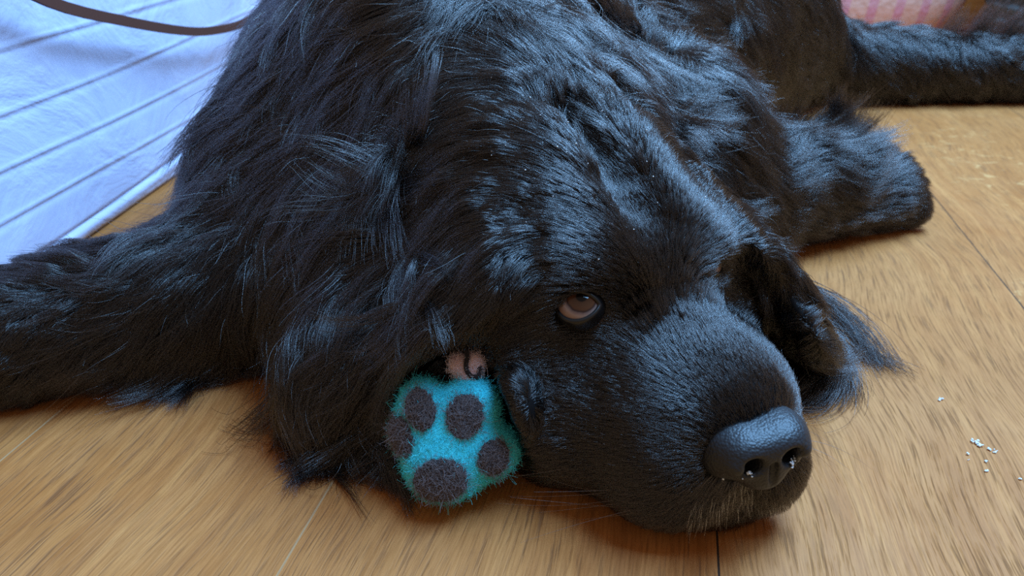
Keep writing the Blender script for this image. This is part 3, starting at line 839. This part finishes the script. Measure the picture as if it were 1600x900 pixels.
# the pink felted knob on top
kc = np.array([.0105, .0480, -.001])
kx = np.arange(-.016, .0165, .0009); Pk = grid(kx, kx, kx)
dk = ell(Pk, (0, 0, 0), (.0105, .0115, .0095))
for c in ((-.0065, .003, .004), (.0045, .004, .004), (.0005, -.006, .004)): dk = smin(dk, ell(Pk, c, (.0060, .0065, .0060)), .003)
me, kv, kq = net_mesh('knob', dk, kx, kx, kx, lambda v: pw(v + kc))
kn = link('knob', me, pinkw, paw); kn['label'] = 'small pale pink felt knob on top of the paw'
fuzz('wool_fuzz', kv, kq, int(3000 * FUR), .0042, fz_p, kn)
def tube(name, pts, rad, m, parent, n=8, close=False):
    pts = [np.array(p, float) for p in pts]; v, f = [], []
    K = len(pts); up = None
    for i, p in enumerate(pts):
        t = unit(pts[min(i + 1, K - 1)] - pts[max(i - 1, 0)])
        if up is None: up = unit(np.cross(t, (0.3, .2, .9)))
        up = unit(up - t * (up @ t)); b = np.cross(t, up)
        r = rad[i] if hasattr(rad, '__len__') else rad
        for j in range(n):
            a = 2 * math.pi * j / n; v.append(p + r * (up * math.cos(a) + b * math.sin(a)))
    for i in range(K - 1):
        for j in range(n): f.append((i * n + j, i * n + (j + 1) % n, (i + 1) * n + (j + 1) % n, (i + 1) * n + j))
    f.append(tuple(range(n))[::-1]); f.append(tuple((K - 1) * n + j for j in range(n)))
    return mesh(name, v, f, m, parent)
cord = [(-.004, .0115, .002), (-.001, .0125, .006), (.000, .008, .0105), (-.001, .003, .0112), (.000, -.002, .0105), (.003, -.005, .0100), (.0065, -.005, .0095), (.0085, -.002, .0085), (.0075, .002, .0090)]
cp = [np.array(c) for c in cord]
sm_ = []
for i in range(len(cp) - 1):
    for t in np.linspace(0, 1, 5)[:-1]:
        p0, p1, p2, p3 = cp[max(i - 1, 0)], cp[i], cp[i + 1], cp[min(i + 2, len(cp) - 1)]
        sm_.append(.5 * (2 * p1 + (p2 - p0) * t + (2 * p0 - 5 * p1 + 4 * p2 - p3) * t * t + (3 * p1 - p0 - 3 * p2 + p3) * t ** 3))
tube('wool_strand', [pw(q + kc) for q in sm_], .0016, brown, kn)['label'] = 'dark brown wool strand curled over the pink knob'

# ------------------------------------------------------------------ pale bag on the left
n = NT('bag_cloth'); tc = n.n('ShaderNodeTexCoord')
a = n.n('ShaderNodeTexNoise'); a.inputs['Scale'].default_value = 9; a.inputs['Detail'].default_value = 5; a.inputs['Roughness'].default_value = .55; a.inputs['Distortion'].default_value = 1.2; n.l(tc.outputs['Object'], a.inputs[0])
b = n.n('ShaderNodeTexNoise'); b.inputs['Scale'].default_value = 260; b.inputs['Detail'].default_value = 2; n.l(tc.outputs['Object'], b.inputs[0])
n.l(n.ramp(a.outputs[0], [(.3, (.54, .55, .74)), (.7, (.63, .63, .82))]), n.b.inputs['Base Color']); n.set(Roughness=.6)
n.b.inputs['Specular IOR Level'].default_value = .3
n.bump(n.math('ADD', a.outputs[0], n.math('MULTIPLY', b.outputs[0], .02)), .5, .012)
bag = empty('storage_bag', (-.62, 1.25, 0))
tag(bag, 'pale lavender white bag with raised parallel seams standing left of the dog', 'bag')
BA = np.array([-.478, .78]); BB = np.array([-.456, 1.03]); bd = (BB - BA) / np.linalg.norm(BB - BA); bn = np.array([bd[1], -bd[0]])
def bagp(u, z, off=0.):     # u along the foot of the face from A, off outwards
    q = BA + bd * u + bn * off; return (q[0], q[1], z)
U = np.linspace(-.155, 1.35, 140); Z = np.concatenate([np.linspace(.0, .36, 145), np.linspace(.37, .52, 8)])
SE = [.069, .121, .173, .225, .277, .329, .381, .433]
def bulge(u, z):
    o = -.010 + .010 * math.sin(u * 5 + 1) * math.sin(z * 6) + .03 * min(z, .3)
    for q in SE:
        qq = q + .004 * math.sin(u * 4 + q * 30)
        e = abs(z - qq); o += .0016 * math.exp(-(e / .0018) ** 2) - .0010 * math.exp(-((z - qq + .0045) / .004) ** 2)
    # welt along the bottom, with a crease above it
    zb = .018 + .012 * math.exp(-((u - .45) / .3) ** 2)
    o += .0025 * math.exp(-((z - zb + .006) / .0060) ** 2) - .004 * math.exp(-((z - zb - .002) / .0025) ** 2)
    if z < .006: o -= .006 * (1 - z / .006)
    return o
v, f = [], []
for u in U:
    for z in Z: v.append(bagp(u, z, bulge(u, z)))
nz = len(Z); nu = len(U)
for i in range(nu - 1):
    for j in range(nz - 1): f.append((i * nz + j, (i + 1) * nz + j, (i + 1) * nz + j + 1, i * nz + j + 1))
# back, ends, top and underside, soft edges
base = len(v)
for u in U:
    for z, o in ((.52, -.12), (.50, -.26), (.25, -.30), (.0, -.27)): v.append(bagp(u, z, o))
for i in range(nu - 1):
    a0, a1 = base + i * 4, base + i * 4 + 4
    f.append((i * nz + nz - 1, (i + 1) * nz + nz - 1, a1, a0))
    for j in range(3): f.append((a0 + j, a1 + j, a1 + j + 1, a0 + j + 1))
    f.append((a0 + 3, a1 + 3, (i + 1) * nz, i * nz))
for i in (0, nu - 1):
    loop = [i * nz + j for j in range(nz)] + [base + i * 4 + j for j in range(4)]
    f.append(loop if i == 0 else loop[::-1])
mesh('bag_body', v, f, n.m, bag)
strapm = simple('brown_webbing', (.10, .034, .022), .8, .2)
sp_ = [(-.12, .40), (-.08, .315), (0, .263), (.14, .222), (.27, .192), (.36, .180), (.44, .176), (.52, .181), (.57, .191), (.62, .212), (.68, .26), (.70, .34)]
sv, sf = [], []
pp_ = [np.array(q) for q in sp_]; fine_ = []
for i in range(len(pp_) - 1):
    for t in np.linspace(0, 1, 6)[:-1]:
        p0, p1, p2, p3 = pp_[max(i - 1, 0)], pp_[i], pp_[i + 1], pp_[min(i + 2, len(pp_) - 1)]
        fine_.append(.5 * (2 * p1 + (p2 - p0) * t + (2 * p0 - 5 * p1 + 4 * p2 - p3) * t * t + (3 * p1 - p0 - 3 * p2 + p3) * t ** 3))
for i, q in enumerate(fine_):
    t = unit(fine_[min(i + 1, len(fine_) - 1)] - fine_[max(i - 1, 0)]); nn = np.array([-t[1], t[0]])
    for (w_, o) in ((-.0055, .030), (.0055, .030), (.0055, .034), (-.0055, .034)):
        c = q + nn * w_; sv.append(bagp(c[0], c[1], o + bulge(q[0], q[1]) * .5))
for i in range(len(fine_) - 1):
    for j in range(4): sf.append((i * 4 + j, i * 4 + (j + 1) % 4, i * 4 + 4 + (j + 1) % 4, i * 4 + 4 + j))
sf += [(3, 2, 1, 0), tuple((len(fine_) - 1) * 4 + j for j in range(4))]
mesh('strap', sv, sf, strapm, bag, smooth=False)['label'] = 'drooping brown webbing handle'

# ------------------------------------------------------------------ things at the back right
n = NT('pink_cloth'); tc = n.n('ShaderNodeTexCoord'); sx = n.n('ShaderNodeSeparateXYZ'); n.l(tc.outputs['Object'], sx.inputs[0])
def stripe(x, f, lo): return n.math('GREATER_THAN', n.math('SINE', n.math('MULTIPLY', x, f)), lo)
pale = n.math('GREATER_THAN', n.math('SUBTRACT', sx.outputs[0], n.math('MULTIPLY', sx.outputs[2], .25)), 1.135)
col = n.mix(n.math('MULTIPLY', stripe(sx.outputs[0], 95, .45), .6), (1.0, .50, .36), (.85, .22, .34))
col = n.mix(n.math('MULTIPLY', stripe(sx.outputs[2], 160, .3), .18), col, (.85, .60, .50))
col = n.mix(pale, col, (1.0, .20, .30))
no = n.n('ShaderNodeTexNoise'); no.inputs['Scale'].default_value = 60; n.l(tc.outputs['Object'], no.inputs[0])
n.l(col, n.b.inputs['Base Color']); n.set(Roughness=.95); n.bump(no.outputs[0], .4, .006)
import bmesh
def superq(name, c, r, e, m, parent=None, seg=48, rz=0, pinch=0):
    v, f = [], []
    sp = lambda a, p: math.copysign(abs(a) ** p, a)
    for i in range(seg // 2 + 1):
        th = -math.pi / 2 + math.pi * i / (seg // 2)
        for j in range(seg):
            ph = 2 * math.pi * j / seg
            x = r[0] * sp(math.cos(th), e) * sp(math.cos(ph), e); y = r[1] * sp(math.cos(th), e) * sp(math.sin(ph), e); z = r[2] * sp(math.sin(th), e)
            z += pinch * math.sin(x * 17) * math.cos(y * 13)
            v.append((c[0] + x * math.cos(rz) - y * math.sin(rz), c[1] + x * math.sin(rz) + y * math.cos(rz), max(c[2] + z, 0)))
    for i in range(seg // 2):
        for j in range(seg): f.append((i * seg + j, i * seg + (j + 1) % seg, (i + 1) * seg + (j + 1) % seg, (i + 1) * seg + j))
    return mesh(name, v, f, m, parent)
cu = superq('cushion', (.77, 1.95, .21), (.33, .14, .21), .75, n.m, rz=R(8), pinch=.008)
tag(cu, 'pink striped cloth cushion on the floor behind the hind leg', 'cushion')

n = NT('orange_wood'); tc = n.n('ShaderNodeTexCoord'); mp_ = n.n('ShaderNodeMapping'); mp_.inputs['Scale'].default_value = (3, 3, 40); n.l(tc.outputs['Object'], mp_.inputs[0])
no = n.n('ShaderNodeTexNoise'); no.inputs['Scale'].default_value = 2; n.l(mp_.outputs[0], no.inputs[0])
n.l(n.ramp(no.outputs[0], [(.3, (.34, .085, .015)), (.7, (.55, .17, .03))]), n.b.inputs['Base Color']); n.set(Roughness=.5)
def bevbox(name, lo, hi, m, parent, bev=.006):
    bm = bmesh.new(); bmesh.ops.create_cube(bm, size=1)
    for v in bm.verts: v.co = Vector([lo[i] + (v.co[i] + .5) * (hi[i] - lo[i]) for i in range(3)])
    bmesh.ops.bevel(bm, geom=bm.edges[:], offset=bev, segments=2, affect='EDGES')
    me = bpy.data.meshes.new(name); bm.to_mesh(me); bm.free(); return link(name, me, m, parent, False)
ch = empty('wooden_chest', (1.19, 2.2, 0)); tag(ch, 'orange-brown wooden chest behind the pink cushion at the back', 'chest')
bevbox('chest_body', (.98, 2.13, .02), (1.34, 2.43, .34), n.m, ch); bevbox('chest_lid', (.97, 2.12, .342), (1.35, 2.44, .37), n.m, ch); bevbox('foot', (.99, 2.14, 0), (1.05, 2.20, .02), n.m, ch, .002); bevbox('foot', (1.27, 2.14, 0), (1.33, 2.20, .02), n.m, ch, .002)
v, f = [], []
for i in range(61):
    z = .36 * i / 60
    for j in range(96):
        a = 2 * math.pi * j / 96; rr = .20 + .03 * z / .36 + .006 * math.sin(i * 2 * math.pi / 5) + .003 * math.sin(a * 24) * (1 if (i // 5) % 2 else -1)
        v.append((1.28 + rr * math.cos(a), 1.77 + rr * math.sin(a), z))
for i in range(60):
    for j in range(96): f.append((i * 96 + j, i * 96 + (j + 1) % 96, (i + 1) * 96 + (j + 1) % 96, (i + 1) * 96 + j))
f.append(tuple(range(96))[::-1]); o_ = len(v)
for i, rr in enumerate((.215, .19)):
    for j in range(96): a = 2 * math.pi * j / 96; v.append((1.28 + rr * math.cos(a), 1.77 + rr * math.sin(a), .36 - .3 * i))
for k0, k1 in ((60 * 96, o_), (o_, o_ + 96)):
    for j in range(96): f.append((k0 + j, k0 + (j + 1) % 96, k1 + (j + 1) % 96, k1 + j))
f.append(tuple(o_ + 96 + j for j in range(96)))
tag(mesh('woven_basket', v, f, simple('grey_weave', (.10, .12, .12), .8)), 'dark grey ribbed woven basket at the top right edge', 'basket')

# crumbs on the floor by the muzzle
crm = simple('crumb_white', (.80, .80, .84), .8)
CR = [((.3374, .4445), .0024, 'largest white crumb in the cluster right of the muzzle'), ((.3397, .4402), .0020, 'white crumb touching the right side of the largest crumb'), ((.3438, .4366), .0016, 'left one of two paired small crumbs just right of the largest crumb'), ((.3463, .4345), .0015, 'right one of two paired small crumbs just right of the largest crumb'), ((.3256, .4310), .0014, 'small white crumb at the left end of the cluster, below the largest crumb'), ((.3231, .4255), .0008, 'tiniest white crumb, just below the crumb at the left end of the cluster'),
      ((.3347, .4234), .0014, 'small white crumb directly below the paired crumbs'), ((.3292, .4134), .0014, 'lowest white crumb of the main cluster'), ((.3474, .4050), .0012, 'white crumb nearest the right edge of the picture'), ((.3388, .4965), .0017, 'lone white crumb below the curled ear tip, apart from the cluster')]
#CRPOS
for (x, y), r_, lb in CR:
    k_ = max(3, int(r_ * 4500)); pts = [(x + random.gauss(0, r_ * .6), y + random.gauss(0, r_ * .5), r_ * .4 + abs(random.gauss(0, r_ * .25))) for _ in range(k_)]
    tag(blobs('crumb', pts, [r_ * random.uniform(.3, .55) for _ in range(k_)], crm, None), lb or 'small white crumb in the scattered cluster right of the muzzle', 'crumb', 'white crumbs on the floor')
